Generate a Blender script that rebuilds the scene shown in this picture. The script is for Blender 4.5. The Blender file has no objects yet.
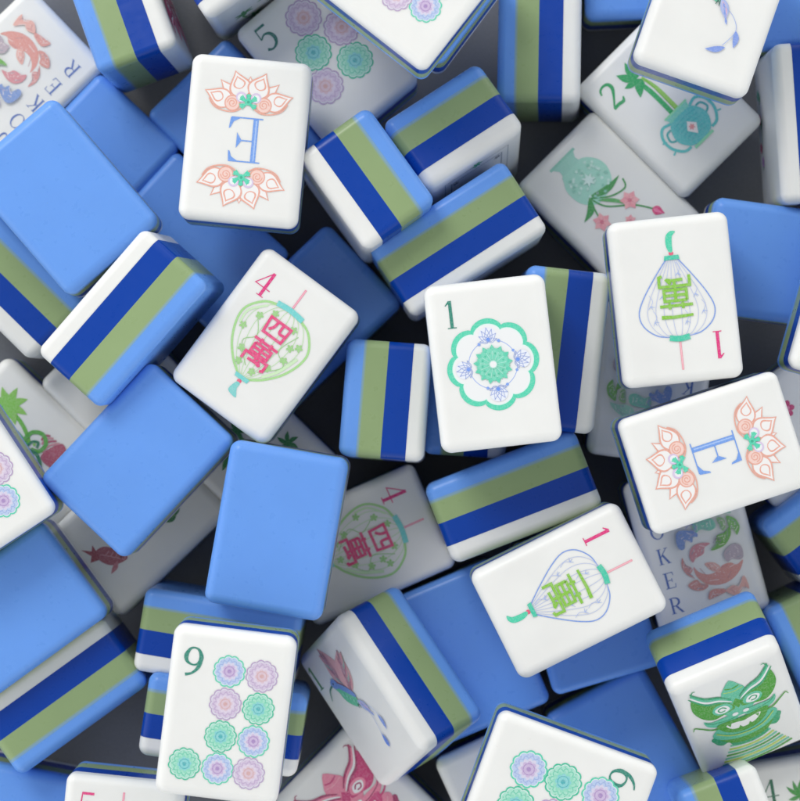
import bpy, math, random
from mathutils import Vector, Quaternion, Matrix
from mathutils.geometry import tessellate_polygon
# All lengths are in centimetres (the scene's unit scale says so).
sc = bpy.context.scene
sc.unit_settings.system = 'METRIC'
sc.unit_settings.scale_length = 0.01
COL = sc.collection
HX, HY, HZ = 1.375, 1.9, 1.0          # half size of a tile: width, height, thickness
RAD = 0.23                            # rounding of its edges
BANDS = [('blue_layer', -1.0, -0.59), ('green_layer', -0.59, -0.02), ('navy_layer', -0.02, 0.56), ('white_layer', 0.56, 1.0)]

def lin(h):
    out = []
    for i in (0, 2, 4):
        c = int(h[i:i+2], 16) / 255
        out.append(c / 12.92 if c <= .04045 else ((c + .055) / 1.055) ** 2.4)
    return tuple(out) + (1,)

def node(nt, typ, **kw):
    n = nt.nodes.new(typ)
    for k, v in kw.items():
        if k in n.inputs: n.inputs[k].default_value = v
        else: setattr(n, k, v)
    return n

def resin(name, colour, sss=0.0, rough=.33, edge=None):
    """glossy cast acrylic with faint clouding, handling marks and a trace of tone difference from tile to tile"""
    m = bpy.data.materials.new(name); m.use_nodes = True
    nt = m.node_tree; L = nt.links
    b = nt.nodes['Principled BSDF']
    tc = node(nt, 'ShaderNodeTexCoord'); oi = node(nt, 'ShaderNodeObjectInfo')
    add = node(nt, 'ShaderNodeVectorMath', operation='ADD')
    mul = node(nt, 'ShaderNodeMath', operation='MULTIPLY'); mul.inputs[1].default_value = 37.0
    L.new(oi.outputs['Random'], mul.inputs[0])
    L.new(tc.outputs['Object'], add.inputs[0]); L.new(mul.outputs[0], add.inputs[1])
    cl = node(nt, 'ShaderNodeTexNoise', Scale=.75, Detail=4.0)
    L.new(add.outputs[0], cl.inputs['Vector'])
    hsv = node(nt, 'ShaderNodeHueSaturation', Color=colour)
    mr = node(nt, 'ShaderNodeMapRange'); mr.inputs['To Min'].default_value = .93; mr.inputs['To Max'].default_value = 1.05
    L.new(cl.outputs['Fac'], mr.inputs['Value']); L.new(mr.outputs[0], hsv.inputs['Value'])
    src = hsv.outputs[0]
    if edge:                                   # neighbouring layer shows through where the two castings meet
        z0, z1, c2, f = edge
        sx = node(nt, 'ShaderNodeSeparateXYZ'); L.new(tc.outputs['Object'], sx.inputs[0])
        r = node(nt, 'ShaderNodeMapRange'); r.interpolation_type = 'SMOOTHSTEP'
        r.inputs['From Min'].default_value = z0; r.inputs['From Max'].default_value = z1
        r.inputs['To Min'].default_value = f; r.inputs['To Max'].default_value = 0
        L.new(sx.outputs['Z'], r.inputs['Value'])
        mx = node(nt, 'ShaderNodeMix', data_type='RGBA'); mx.inputs['B'].default_value = c2
        mx.inputs[7].default_value = c2
        L.new(r.outputs[0], mx.inputs[0]); L.new(src, mx.inputs[6]); src = mx.outputs[2]
    # sparse dust specks
    sp = node(nt, 'ShaderNodeTexVoronoi', Scale=1.7); L.new(add.outputs[0], sp.inputs['Vector'])
    spr = node(nt, 'ShaderNodeMapRange'); spr.inputs['From Min'].default_value = .012; spr.inputs['From Max'].default_value = .02
    spr.inputs['To Min'].default_value = .22; spr.inputs['To Max'].default_value = 0
    L.new(sp.outputs['Distance'], spr.inputs['Value'])
    mx2 = node(nt, 'ShaderNodeMix', data_type='RGBA'); mx2.inputs[7].default_value = (.32, .31, .3, 1)
    L.new(spr.outputs[0], mx2.inputs[0]); L.new(src, mx2.inputs[6])
    L.new(mx2.outputs[2], b.inputs['Base Color'])
    rn = node(nt, 'ShaderNodeTexNoise', Scale=5.0, Detail=4.0); L.new(add.outputs[0], rn.inputs['Vector'])
    rr = node(nt, 'ShaderNodeMapRange'); rr.inputs['To Min'].default_value = rough - .13; rr.inputs['To Max'].default_value = rough + .08
    L.new(rn.outputs['Fac'], rr.inputs['Value']); L.new(rr.outputs[0], b.inputs['Roughness'])
    bn = node(nt, 'ShaderNodeTexNoise', Scale=2.2, Detail=2.0); L.new(add.outputs[0], bn.inputs['Vector'])
    bp = node(nt, 'ShaderNodeBump', Strength=.16, Distance=.05); L.new(bn.outputs['Fac'], bp.inputs['Height'])
    L.new(bp.outputs[0], b.inputs['Normal'])
    b.inputs['IOR'].default_value = 1.45; b.inputs['Specular IOR Level'].default_value = .42
    if sss:
        b.inputs['Subsurface Weight'].default_value = sss
        b.inputs['Subsurface Radius'].default_value = (1, .95, .9)
        b.inputs['Subsurface Scale'].default_value = .08
    return m

C_BLUE, C_GREEN, C_NAVY, C_WHITE = lin('6ca1ec'), lin('93a978'), lin('003fa2'), lin('eeeeea')
LAYER_MAT = {
    'blue_layer': resin('light_blue_resin', C_BLUE, .25),
    'green_layer': resin('sage_green_resin', C_GREEN, .1, edge=(-.59, -.50, C_BLUE, .55)),
    'navy_layer': resin('navy_blue_resin', C_NAVY),
    'white_layer': resin('white_resin', C_WHITE, .5, .36),
}
INKS = {}
def ink(h):
    """printed lacquer, a little uneven like a filled engraving"""
    if h in INKS: return INKS[h]
    m = bpy.data.materials.new('ink_' + h); m.use_nodes = True
    nt = m.node_tree; L = nt.links; b = nt.nodes['Principled BSDF']
    tc = node(nt, 'ShaderNodeTexCoord')
    n = node(nt, 'ShaderNodeTexNoise', Scale=26.0, Detail=2.0); L.new(tc.outputs['Object'], n.inputs['Vector'])
    c = lin(h)
    pale = tuple(a + (.86 - a) * .15 for a in c[:3]) + (1,)
    r = node(nt, 'ShaderNodeMapRange'); r.inputs['From Min'].default_value = .42; r.inputs['From Max'].default_value = .68
    L.new(n.outputs['Fac'], r.inputs['Value'])
    mx = node(nt, 'ShaderNodeMix', data_type='RGBA'); mx.inputs[6].default_value = c; mx.inputs[7].default_value = pale
    L.new(r.outputs[0], mx.inputs[0]); L.new(mx.outputs[2], b.inputs['Base Color'])
    b.inputs['Roughness'].default_value = .5
    INKS[h] = m
    return m

# ------------------------------------------------------------------ the tile blank
def ring(z, RAD):
    """outline of the rounded block at height z with its normals"""
    core = HZ - RAD
    dz = max(0, abs(z) - core); c = math.sqrt(max(0, RAD*RAD - dz*dz)) / RAD
    nz = math.copysign(dz / RAD, z)
    pts, nor = [], []
    for q, (sx, sy) in enumerate(((1, 1), (-1, 1), (-1, -1), (1, -1))):
        for k in range(9):
            a = math.pi/2 * (q + k/8)
            nx, ny = math.cos(a), math.sin(a)
            pts.append(((HX-RAD)*sx + RAD*c*nx, (HY-RAD)*sy + RAD*c*ny, z)); nor.append((nx*c, ny*c, nz))
    return pts, nor

def layer_mesh(name, z0, z1, mat, RAD):
    zs = {z0, z1}
    core = HZ - RAD
    for k in range(9):
        zz = core + RAD*math.sin(math.pi/2*k/8)
        for s in (-1, 1):
            if z0 <= s*zz <= z1: zs.add(s*zz)
    zs = sorted(zs); V, N, Fc = [], [], []
    for z in zs:
        p, n = ring(z, RAD); V += p; N += n
    M = 36
    for i in range(len(zs)-1):
        for k in range(M):
            a, b = i*M+k, i*M+(k+1) % M
            Fc.append((a, b, b+M, a+M))
    for z, top in ((z0, False), (z1, True)):
        end = abs(abs(z) - HZ) < 1e-6
        base = len(V)
        if end:                                   # flat face
            xs, ys = HX-RAD, HY-RAD
            V += [(xs, ys, z), (-xs, ys, z), (-xs, -ys, z), (xs, -ys, z)]; N += [(0, 0, 1 if top else -1)]*4
            f = [base, base+1, base+2, base+3]
        else:
            p, n = ring(z, RAD); V += [(x, y, zz - (.0006 if top else -.0006)) for x, y, zz in p]; N += [(0, 0, 1 if top else -1)]*M
            f = list(range(base, base+M))
        Fc.append(tuple(f) if top else tuple(reversed(f)))
    me = bpy.data.meshes.new(name); me.from_pydata(V, [], Fc); me.update()
    # drop the zero-area quads next to the flat faces, keep the analytic normals
    for p in me.polygons: p.use_smooth = True
    me.normals_split_custom_set_from_vertices([Vector(n).normalized() for n in N])
    me.materials.append(mat)
    return me

# five castings whose seams and edge rounding differ a little
rnd_ = random.Random(12); VARIANTS = []
for v in range(5):
    s1, s2, s3 = (BANDS[k][1] + rnd_.uniform(-.022, .022) for k in (1, 2, 3))
    zs_ = [-1.0, s1, s2, s3, 1.0]; r_ = RAD + rnd_.uniform(-.025, .02)
    VARIANTS.append([(BANDS[k][0], layer_mesh(BANDS[k][0], zs_[k], zs_[k+1], LAYER_MAT[BANDS[k][0]], r_)) for k in range(4)])
LAYER_MESH = VARIANTS[0]

# ------------------------------------------------------------------ drawing kit for the engraved pictures
def cm(pts, closed=False, n=6):
    """Catmull-Rom curve through points of any dimension"""
    P = [tuple(p) for p in pts]
    if len(P) < 3: return P
    out = []; m = len(P); segs = m if closed else m-1
    for i in range(segs):
        g = (lambda j: P[j % m]) if closed else (lambda j: P[max(0, min(m-1, j))])
        p0, p1, p2, p3 = g(i-1), g(i), g(i+1), g(i+2)
        for k in range(n):
            t = k/n
            out.append(tuple(.5*(2*b + (c-a)*t + (2*a-5*b+4*c-d)*t*t + (3*b-a-3*c+d)*t**3) for a, b, c, d in zip(p0, p1, p2, p3)))
    if not closed: out.append(P[-1])
    return out

def circ(x, y, r, n=28, ry=None): return [(x + r*math.cos(2*math.pi*i/n), y + (ry or r)*math.sin(2*math.pi*i/n)) for i in range(n)]
def scal(x, y, r, lobes, amp, n=8, ph=0):
    out = []
    for i in range(lobes*n):
        a = 2*math.pi*i/(lobes*n)
        rr = r - amp + amp*2*abs(math.cos(lobes*a/2 + ph))**.8 - amp*.6
        out.append((x + rr*math.cos(a+.2), y + rr*math.sin(a+.2)))
    return out
def drop(b, t, w):
    bx, by = b; tx, ty = t; dx, dy = tx-bx, ty-by; l = math.hypot(dx, dy); nx, ny = -dy/l, dx/l
    S = [(.0, .25), (.12, .72), (.3, 1), (.5, .92), (.7, .55), (.87, .2), (1, 0)]
    L = cm([(bx+dx*s+nx*p*w/2, by+dy*s+ny*p*w/2) for s, p in S], n=4)
    R = cm([(bx+dx*s-nx*p*w/2, by+dy*s-ny*p*w/2) for s, p in S], n=4)
    return L + R[-2::-1]
def leaf(b, t, w, bend=0.0):
    bx, by = b; tx, ty = t; dx, dy = tx-bx, ty-by; l = math.hypot(dx, dy) or 1; nx, ny = -dy/l, dx/l
    up, dn = [], []
    for i in range(11):
        s = i/10; h = w/2*math.sin(math.pi*s**.85); c = bend*math.sin(math.pi*s)
        up.append((bx+dx*s+nx*(c+h), by+dy*s+ny*(c+h))); dn.append((bx+dx*s+nx*(c-h), by+dy*s+ny*(c-h)))
    return up + dn[-2:0:-1]

class Art:
    """flat pieces of paint on a tile's white face, laid one over another"""
    def __init__(s, tile, name, level=0):
        s.tile, s.name, s.V, s.F, s.M, s.mats = tile, name, [], [], [], []
        s.z = HZ + .003 + level*.0012; s.m = Matrix.Identity(3)
    def at(s, x=0, y=0, rot=0, k=1, flip=1):
        c, n = math.cos(math.radians(rot)), math.sin(math.radians(rot))
        s.m = Matrix(((k*c*flip, -k*n, x), (k*n*flip, k*c, y), (0, 0, 1))); s.k = k; return s
    def _mat(s, h):
        if h not in s.mats: s.mats.append(h)
        return s.mats.index(h)
    def _add(s, V, F, h):
        b = len(s.V); q = s._mat(h); s.z += .0004
        for v in V:
            w = s.m @ Vector((v[0], v[1], 1)); s.V.append((w.x, w.y, s.z))
        for f in F:
            a, bb, c = (s.V[b+f[0]], s.V[b+f[1]], s.V[b+f[2]])
            cr = (bb[0]-a[0])*(c[1]-a[1]) - (bb[1]-a[1])*(c[0]-a[0])
            g = tuple(b+i for i in f)
            s.F.append(g if cr >= 0 else tuple(reversed(g))); s.M.append(q)
    def fill(s, pts, h, smooth=False):
        if smooth: pts = cm(pts, True)
        tr = tessellate_polygon([[Vector((p[0], p[1], 0)) for p in pts]])
        s._add(pts, [tuple(t) for t in tr], h); return s
    def stroke(s, pts, w, h, closed=False, smooth=True, n=6):
        """pts may carry a third value: the width there, as a share of w"""
        P = [(p[0], p[1], p[2] if len(p) > 2 else 1) for p in pts]
        if smooth: P = cm(P, closed, n)
        m = len(P); V = []
        for i in range(m):
            a = P[(i-1) % m] if closed or i else P[0]; c = P[(i+1) % m] if closed or i < m-1 else P[-1]
            b = P[i]
            def nrm(p, q):
                dx, dy = q[0]-p[0], q[1]-p[1]; l = math.hypot(dx, dy)
                return (-dy/l, dx/l) if l > 1e-9 else None
            n1, n2 = nrm(a, b), nrm(b, c)
            n1 = n1 or n2 or (0, 1); n2 = n2 or n1
            x, y = n1[0]+n2[0], n1[1]+n2[1]; l = math.hypot(x, y) or 1; x, y = x/l, y/l
            sc_ = 1/max(.55, x*n1[0]+y*n1[1]); hw = w*b[2]/2*sc_
            V += [(b[0]+x*hw, b[1]+y*hw), (b[0]-x*hw, b[1]-y*hw)]
        F = [(2*i, 2*i+1, (2*i+3) % (2*m), (2*i+2) % (2*m)) for i in range(m if closed else m-1)]
        s._add(V, F, h); return s
    def line(s, pts, w, h, closed=False): return s.stroke(pts, w, h, closed, False)
    def build(s, parent=None):
        me = bpy.data.meshes.new(s.name); me.from_pydata(s.V, [], s.F); me.update()
        for h in s.mats: me.materials.append(ink(h))
        for p, q in zip(me.polygons, s.M): p.material_index = q
        o = bpy.data.objects.new(s.name, me); COL.objects.link(o); o.parent = parent or s.tile
        return o
EMBLEM = {
    'body': [(-0.22, -0.45), (-0.2, -0.69), (-0.02, -0.92), (0.28, -1.02), (0.58, -0.98), (0.84, -0.81), (0.98, -0.58), (0.81, -0.65), (0.67, -0.57), (0.48, -0.58), (0.31, -0.69), (0.07, -0.71), (-0.12, -0.6)],
    'inner': [(0.06, -0.44), (0.27, -0.46), (0.41, -0.61), (0.31, -0.7), (0.17, -0.63)],
    'flame_a': [(-0.43, -0.17), (-0.39, -0.34), (-0.25, -0.49), (-0.33, -0.6), (-0.25, -0.73), (-0.43, -0.57), (-0.49, -0.37)],
    'flame_b': [(-0.25, -0.16), (-0.14, 0.02), (0.06, 0.07), (0.31, 0.01), (0.16, -0.06), (0.09, -0.2), (-0.11, -0.26), (-0.21, -0.34)],
    'wing_a': [(-0.46, -0.85), (-0.24, -0.76), (-0.14, -0.87), (0.02, -0.96), (-0.1, -1.04), (-0.31, -1.01)],
    'wing_b': [(-0.06, -1.29), (0.04, -1.1), (0.3, -1.12), (0.42, -1.2), (0.27, -1.25), (0.1, -1.28)],
    'wing_c': [(0.39, -1.2), (0.57, -1.11), (0.72, -1.15), (0.89, -0.95), (0.95, -1.13), (0.94, -1.29), (0.84, -1.21), (0.67, -1.35), (0.54, -1.34)],
    'head': [(0.56, -0.33), (0.69, -0.2), (0.89, -0.15), (1.02, -0.27), (1.0, -0.5), (0.89, -0.55), (0.74, -0.49), (0.6, -0.53)],
    'green_a': [(0.86, 0.55), (1.04, 0.43), (1.1, 0.22), (0.99, 0.04), (0.95, 0.18), (0.85, 0.29), (0.85, 0.42)],
    'green_b': [(0.87, 0.28), (0.84, 0.08), (0.66, -0.11), (0.45, -0.17), (0.29, -0.16), (0.44, -0.03), (0.51, 0.14), (0.7, 0.17)],
    'green_c': [(0.62, 0.56), (0.77, 0.51), (0.77, 0.31), (0.67, 0.23), (0.63, 0.4)],
    'teal_a': [(0.01, 0.6), (0.23, 0.62), (0.49, 0.57), (0.54, 0.37), (0.37, 0.31), (0.17, 0.39), (0.03, 0.35)],
    'blue_a': [(-0.44, 0.4), (-0.34, 0.48), (-0.16, 0.45), (0.05, 0.34), (0.05, 0.24), (-0.05, 0.26), (-0.11, 0.14), (-0.25, 0.21), (-0.32, 0.04), (-0.43, 0.04), (-0.48, 0.19)],
    'lav_a': [(-0.29, 0.65), (-0.09, 0.81), (0.2, 0.87), (0.4, 0.83), (0.32, 0.73), (0.1, 0.7), (-0.16, 0.56)],
    'teal_b': [(0.36, 0.88), (0.63, 0.89), (0.86, 0.76), (0.98, 0.6), (0.78, 0.63), (0.61, 0.61), (0.41, 0.68)],
}
# ------------------------------------------------------------------ the pictures
DKGREEN, MAG, GRN, CORAL, TEAL, BLU = '1c8470', 'e0287c', '1fa05c', 'e9a996', '4fd3ae', '6f9ae4'
def numeral(t, d, h, x=-.85, y=1.16):
    A = Art(t, 'painted_numeral').at(x, y)
    w = .075
    if d == '1':
        A.line([(0, -.31), (0, .31)], w, h).line([(-.11, .2, .4), (-.01, .3, 1)], .05, h).line([(-.1, -.305), (.1, -.305)], .022, h)
    if d == '2':
        A.stroke([(-.17, .17, .6), (-.12, .27, .7), (0, .31, .8), (.12, .26, 1.1), (.14, .13, 1.2), (.03, -.04, .8), (-.17, -.27, .5)], w, h)
        A.stroke([(-.18, -.28, .9), (-.02, -.27, 1.1), (.12, -.29, 1), (.19, -.2, .4)], w, h)
    if d == '4':
        A.line([(.06, -.31), (.06, .31)], w, h).line([(.05, .3), (-.2, -.1), (.2, -.1)], .025, h).line([(-.03, -.305), (.15, -.305)], .022, h)
    if d == '5':
        A.line([(-.12, .29), (.16, .29)], .06, h).line([(-.11, .3), (-.13, .02)], .028, h)
        A.stroke([(-.13, .02, .4), (0, .09, .6), (.13, .03, 1), (.17, -.12, 1.2), (.1, -.26, .9), (-.04, -.31, .6), (-.15, -.25, 1)], w, h)
    if d == '6':
        A.stroke([(0, .07, .5), (.13, .01, .9), (.17, -.12, 1.3), (.1, -.27, .8), (0, -.31, .5), (-.11, -.26, .8), (-.17, -.1, 1.3), (-.11, .03, .8)], w, h, closed=True)
        A.stroke([(-.17, -.1, 1.2), (-.13, .1, 1.1), (0, .25, .7), (.14, .31, .4)], w, h)
    if d == '9':
        A.stroke([(0, -.07, .5), (-.13, -.01, .9), (-.17, .12, 1.3), (-.1, .27, .8), (0, .31, .5), (.11, .26, .8), (.17, .1, 1.3), (.11, -.03, .8)], w, h, closed=True)
        A.stroke([(.17, .1, 1.2), (.13, -.1, 1.1), (0, -.25, .7), (-.15, -.3, .9)], w, h)
    return A.build()

FL = {'lav': ('b79fc4', 'd3c3da', 'bfa9c9', 'd9bfca', 'd2a8a8'), 'green': ('35bf97', 'a6e0c9', '6cc9ab', '85cfcf', '4fb0b4'),
      'blue': ('52cfae', 'b9cbe9', '9fb3de', 'c9b4d6', 'a98cc0')}
def dot_flower(t, x, y, r, kind, level=0):
    o, f, i, c, k = FL[kind]; r *= 1.06
    A = Art(t, 'painted_flower', level)
    A.fill(scal(x, y, r, 12, r*.05), o).fill(scal(x, y, r*.91, 12, r*.05), 'e4ebea').fill(scal(x, y, r*.87, 12, r*.045), f)
    A.stroke(scal(x, y, r*.68, 12, r*.09, ph=.8), .022, i, True, False)
    A.fill(scal(x, y, r*.56, 12, r*.06), 'd5d0e4' if kind == 'blue' else ('dccfe0' if kind == 'lav' else '8fd8bd'))
    A.fill(scal(x, y, r*.42, 8, r*.05), c).stroke(circ(x, y, r*.3, 16), .018, k, True, False).fill(circ(x, y, r*.13, 12), k)
    rnd = random.Random(int(x*97+y*31+r*11))
    for q in range(16):
        a = q*math.pi/8 + rnd.random()*.2
        A.fill(circ(x+r*.78*math.cos(a), y+r*.78*math.sin(a), r*.035, 6), i)
    return A.build()

def flowers(t, spec, r):
    for n, (x, y, k) in enumerate(spec): dot_flower(t, x, y, r, k, n % 3)

def wan(A, x, y, k, h, w):
    """the character for ten thousand"""
    A.at(x, y, 0, k)
    L = [[(-.5, .42), (.5, .42)], [(-.2, .52), (-.2, .33)], [(.2, .52), (.2, .33)],
         [(-.34, .27), (.34, .27), (.34, -.06), (-.34, -.06), (-.34, .27)], [(-.34, .105), (.34, .105)], [(0, .27), (0, -.36)],
         [(-.46, -.48), (-.46, -.17), (.46, -.17), (.46, -.46), (.36, -.5)], [(-.26, -.36), (.06, -.34), (.22, -.38)], [(.12, -.24), (.26, -.4)]]
    for l in L: A.line(l, w/k, h)
def four_char(A, x, y, k, h, w):
    A.at(x, y, 0, k)
    A.line([(-.45, .3), (.45, .3), (.4, -.32), (-.4, -.32)], w/k, h, True)
    A.stroke([(-.12, .3), (-.14, .05), (-.28, -.14)], w/k, h); A.stroke([(.13, .3), (.13, .0), (.2, -.06), (.36, -.05)], w/k, h)
def one_char(A, x, y, k, h, w): A.at(x, y, 0, k); A.line([(-.5, -.01, .8), (.1, .02, 1), (.5, .0, 1.2)], w/k*1.1, h)
def five_char(A, x, y, k, h, w):
    A.at(x, y, 0, k)
    for l in ([(-.4, .32), (.4, .32)], [(-.05, .32), (-.16, -.32)], [(-.36, .05), (.28, .05), (.24, -.32)], [(-.5, -.32), (.5, -.32)]): A.line(l, w/k, h)

def lantern(t, kind):
    """kind 'round': wide green lantern; 'pear': blue outlined lantern that tapers to the tassel"""
    A = Art(t, 'painted_lantern'); A.at()
    if kind == 'round':
        half = [(.30, .96), (.62, .83), (.88, .5), (.90, .15), (.72, -.3), (.42, -.66), (.14, -.86)]; edge, rib, capc = 'a6d98c', 'c3e4b2', '74d3cf'; tas = '7fd0cb'; st = 'ef86a4'; ow = .055; yb = -.9
    else:
        half = [(.17, .84), (.5, .78), (.78, .55), (.86, .25), (.72, -.1), (.42, -.55), (.13, -.93)]; edge, rib, capc = '7f9fe0', 'c5cde6', '3fc7a5'; tas = '45cfa8'; st = 'f09aa8'; ow = .028; yb = -.96
    sh = cm(half, n=8)
    for s in (-1, 1): A.stroke([(s*x, y) for x, y in sh], ow, edge, smooth=False)
    top, bot = half[0], half[-1]
    for f in (-.78, -.56, -.34, -.12, .12, .34, .56, .78):
        A.stroke([(x*f, y) for x, y in sh], .016, rib, smooth=False)
    rnd = random.Random(5)
    if kind == 'round':
        A.stroke([(-x, y) for x, y in cm([(.5, .8), (.8, .45), (.8, .1)], n=6)], .05, 'cdeabc', smooth=False)
        A.stroke(cm([(.78, .2), (.6, -.3), (.36, -.62)], n=6), .07, 'cdeabc', smooth=False)
        A.stroke([(-.58, .5), (-.3, .1), (-.5, -.2), (-.1, -.62)], .018, '9ed088'); A.stroke([(.5, .62), (.32, .1), (.62, -.16), (.2, -.6)], .018, '9ed088')
        for x, y in ((-.52, .5), (-.7, .1), (.5, .3), (.55, -.02), (.35, -.38), (-.42, -.34), (.1, -.66), (.32, .68), (-.25, .74), (.66, .42), (-.3, -.62)):
            A.fill(scal(x, y, .085, 5, .03), '9fd187')
    else:
        for x, y in ((-.6, .3), (.52, .46), (.3, -.1), (-.45, -.1), (.12, .05), (-.2, .5), (.58, .1), (-.1, -.6)):
            for a in (-50, 0, 50):
                q = math.radians(a + 90 + rnd.random()*30)
                A.line([(x, y, 1), (x+.1*math.cos(q), y+.1*math.sin(q), .3)], .022, 'a9bbe6')
            A.stroke([(x, y), (x-.05, y-.12), (x+.02, y-.25)], .012, 'b9c6ea')
    cw = top[0]+.06
    A.stroke([(-cw, top[1]+.015), (0, top[1]+.05), (cw, top[1]+.015)], .13, capc)
    A.fill([(-bot[0]-.05, yb+.05), (bot[0]+.05, yb+.05), (bot[0]+.03, yb-.05), (-bot[0]-.03, yb-.05)], capc)
    body = A.build()
    A = Art(t, 'painted_cord', 2); A.at()
    A.line([(0, top[1]+.12), (0, 1.6)], .045, st).line([(0, top[1]+.12), (0, 1.58)], .014, 'f7c3cc'); A.build(body)
    A = Art(t, 'painted_tassel', 2); A.at()
    A.fill(circ(0, yb-.1, .055, 12), 'e8607e')
    if kind == 'round': A.fill([(-.03, yb-.13), (.05, yb-.14), (.06, yb-.28), (.16, yb-.45), (-.02, yb-.44), (-.1, yb-.38), (-.08, yb-.24)], tas, True)
    else: A.fill([(-.03, yb-.13), (.05, yb-.14), (.1, yb-.3), (.08, yb-.5), (-.03, yb-.6), (-.14, yb-.58), (-.06, yb-.48), (-.04, yb-.3)], tas, True)
    A.build(body)
def chars(t, fn, ch, y1, y2, k):
    A = Art(t, 'painted_character', 12)
    fn(A, 0, y1, k, ch, .066); A.build()
    B = Art(t, 'painted_character', 12)
    wan(B, 0, y2, k*1.04, ch, .066); B.build()

def lotus(t, y, s):
    A = Art(t, 'painted_lotus'); A.at(0, y, 0 if s > 0 else 180)
    for b, tip, ww in (((0, .2), (0, .60), .26), ((.3, .08), (.68, .47), .28), ((-.3, .08), (-.68, .47), .28)):
        A.fill(drop(b, tip, ww), CORAL).fill(drop(b, (b[0]*.09+tip[0]*.91, b[1]*.09+tip[1]*.91), ww*.78), 'f1efec')
    for f in (-1, 1):
        for b, tip, ww in (((f*.12, .1), (f*.36, .70), .52), ((f*.38, -.05), (f*1.02, .2), .46)):
            A.fill(drop(b, tip, ww), CORAL); A.fill(drop((b[0]*.97+tip[0]*.03, b[1]*.97+tip[1]*.03), (b[0]*.07+tip[0]*.93, b[1]*.07+tip[1]*.93), ww*.84), 'f1efec')
            m = (b[0]*.68+tip[0]*.32, b[1]*.68+tip[1]*.32); q = (b[0]*.2+tip[0]*.8, b[1]*.2+tip[1]*.8)
            A.fill(drop(m, q, ww*.55), CORAL); A.fill(drop((m[0]*.93+q[0]*.07, m[1]*.93+q[1]*.07), (m[0]*.14+q[0]*.86, m[1]*.14+q[1]*.86), ww*.40), 'f1efec')
        A.fill(circ(f*.36, -.05, .17, 22), 'f3cfc4').stroke(circ(f*.36, -.05, .17, 22), .028, CORAL, True, False)
        A.stroke([(f*(.36+.12*math.cos(a)*(1-a/14)), -.05+.12*math.sin(a)*(1-a/14)) for a in [i*.7 for i in range(17)]], .024, CORAL)
        A.stroke([(f*.9, .02), (f*.78, -.15), (f*.55, -.24), (f*.3, -.24), (f*.1, -.12)], .03, CORAL)
    for f in (-1, 1):
        A.fill(circ(f*.17, .1, .12, 18), 'd9c7e4').fill(circ(f*.17, .09, .085, 16), 'eef0f0')
    for a, l in ((90, .2), (30, .24), (150, .24), (-35, .25), (215, .25)):
        q = math.radians(a); A.fill([(0, -.03), (l*.9*math.cos(q-.34), l*.9*math.sin(q-.34)), (l*.75*math.cos(q), l*.75*math.sin(q)), (l*.9*math.cos(q+.34), l*.9*math.sin(q+.34))], TEAL).fill(circ(l*.7*math.cos(q), l*.7*math.sin(q), .05, 8), TEAL)
    A.fill(circ(0, 0, .08, 14), TEAL).fill(circ(0, -.005, .035, 10), '2fae8c')
    A.build()

def east(t):
    A = Art(t, 'painted_letter'); A.at(.02, 0)
    b = '6f9de6'
    A.line([(-.24, -.5), (-.24, .5)], .12, b).line([(-.25, -.46), (-.25, .46)], .03, 'a3c2f2')
    A.line([(-.4, .5), (.32, .5)], .03, b).line([(-.4, -.5), (.32, -.5)], .03, b)
    A.fill([(.1, .5), (.32, .5), (.34, .26), (.3, .28), (.26, .4)], b).fill([(.1, -.5), (.34, -.5), (.37, -.24), (.33, -.26), (.27, -.4)], b)
    A.line([(-.2, .02), (.14, .02)], .03, b).fill([(.05, .02), (.13, .14), (.17, .2), (.17, -.16), (.13, -.1)], b)
    A.build(); lotus(t, .87, 1); lotus(t, -.87, -1)

def one_dot(t):
    numeral(t, '1', DKGREEN, -.82, 1.2)
    A = Art(t, 'painted_rosette'); A.at(0, -.02, 5)
    def lobed(r0, amp): return [((r0+amp*abs(math.cos(4*a))**.7)*math.cos(a), (r0+amp*abs(math.cos(4*a))**.7)*math.sin(a)) for a in [2*math.pi*i/160 for i in range(160)]]
    A.fill(lobed(.91, .14), TEAL).fill(lobed(.80, .13), 'dff3ec').fill(lobed(.775, .13), 'eeefee')
    A.stroke(circ(0, 0, .55, 48), .018, '9db4e8', True, False)
    for q in range(4):
        for d in (-24, 24):
            a = math.radians(90*q+d); A.fill(circ(.55*math.cos(a), .55*math.sin(a), .035, 10), '7fa3ea')
        A.at(0, -.02, 5+90*q)
        A.fill(circ(0, .68, .2, 18, .17), 'e9edf6')
        for a, l, w in ((-80, .2, .1), (80, .2, .1), (-52, .25, .11), (52, .25, .11), (-24, .29, .11), (24, .29, .11), (0, .32, .12)):
            r = math.radians(a+90); tip = (l*math.cos(r), .52+l*math.sin(r))
            A.stroke(drop((0, .53), tip, w), .013, '93a6de', True, False)
        A.fill(circ(0, .57, .045, 10), '6f97ea')
    A.at(0, -.02, 5)
    def star(r0, r1, n, o=0): return [((r1 if i % 2 else r0)*math.cos(math.pi*i/n+o), (r1 if i % 2 else r0)*math.sin(math.pi*i/n+o)) for i in range(2*n)]
    A.fill(star(.45, .34, 13), '5fcfae').fill(star(.39, .29, 13, .24), '74d6b8')
    for i in range(13):
        a = 2*math.pi*i/13
        A.line([(.1*math.cos(a), .1*math.sin(a), .5), (.3*math.cos(a), .3*math.sin(a), 1)], .018, 'a9e6d3')
        A.fill(circ(.25*math.cos(a+.24), .25*math.sin(a+.24), .022, 6), '47bd9b')
    A.fill(circ(0, 0, .1, 14), '9fe0cc').fill(circ(0, 0, .075, 14), 'efefee'); A.build()

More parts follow.
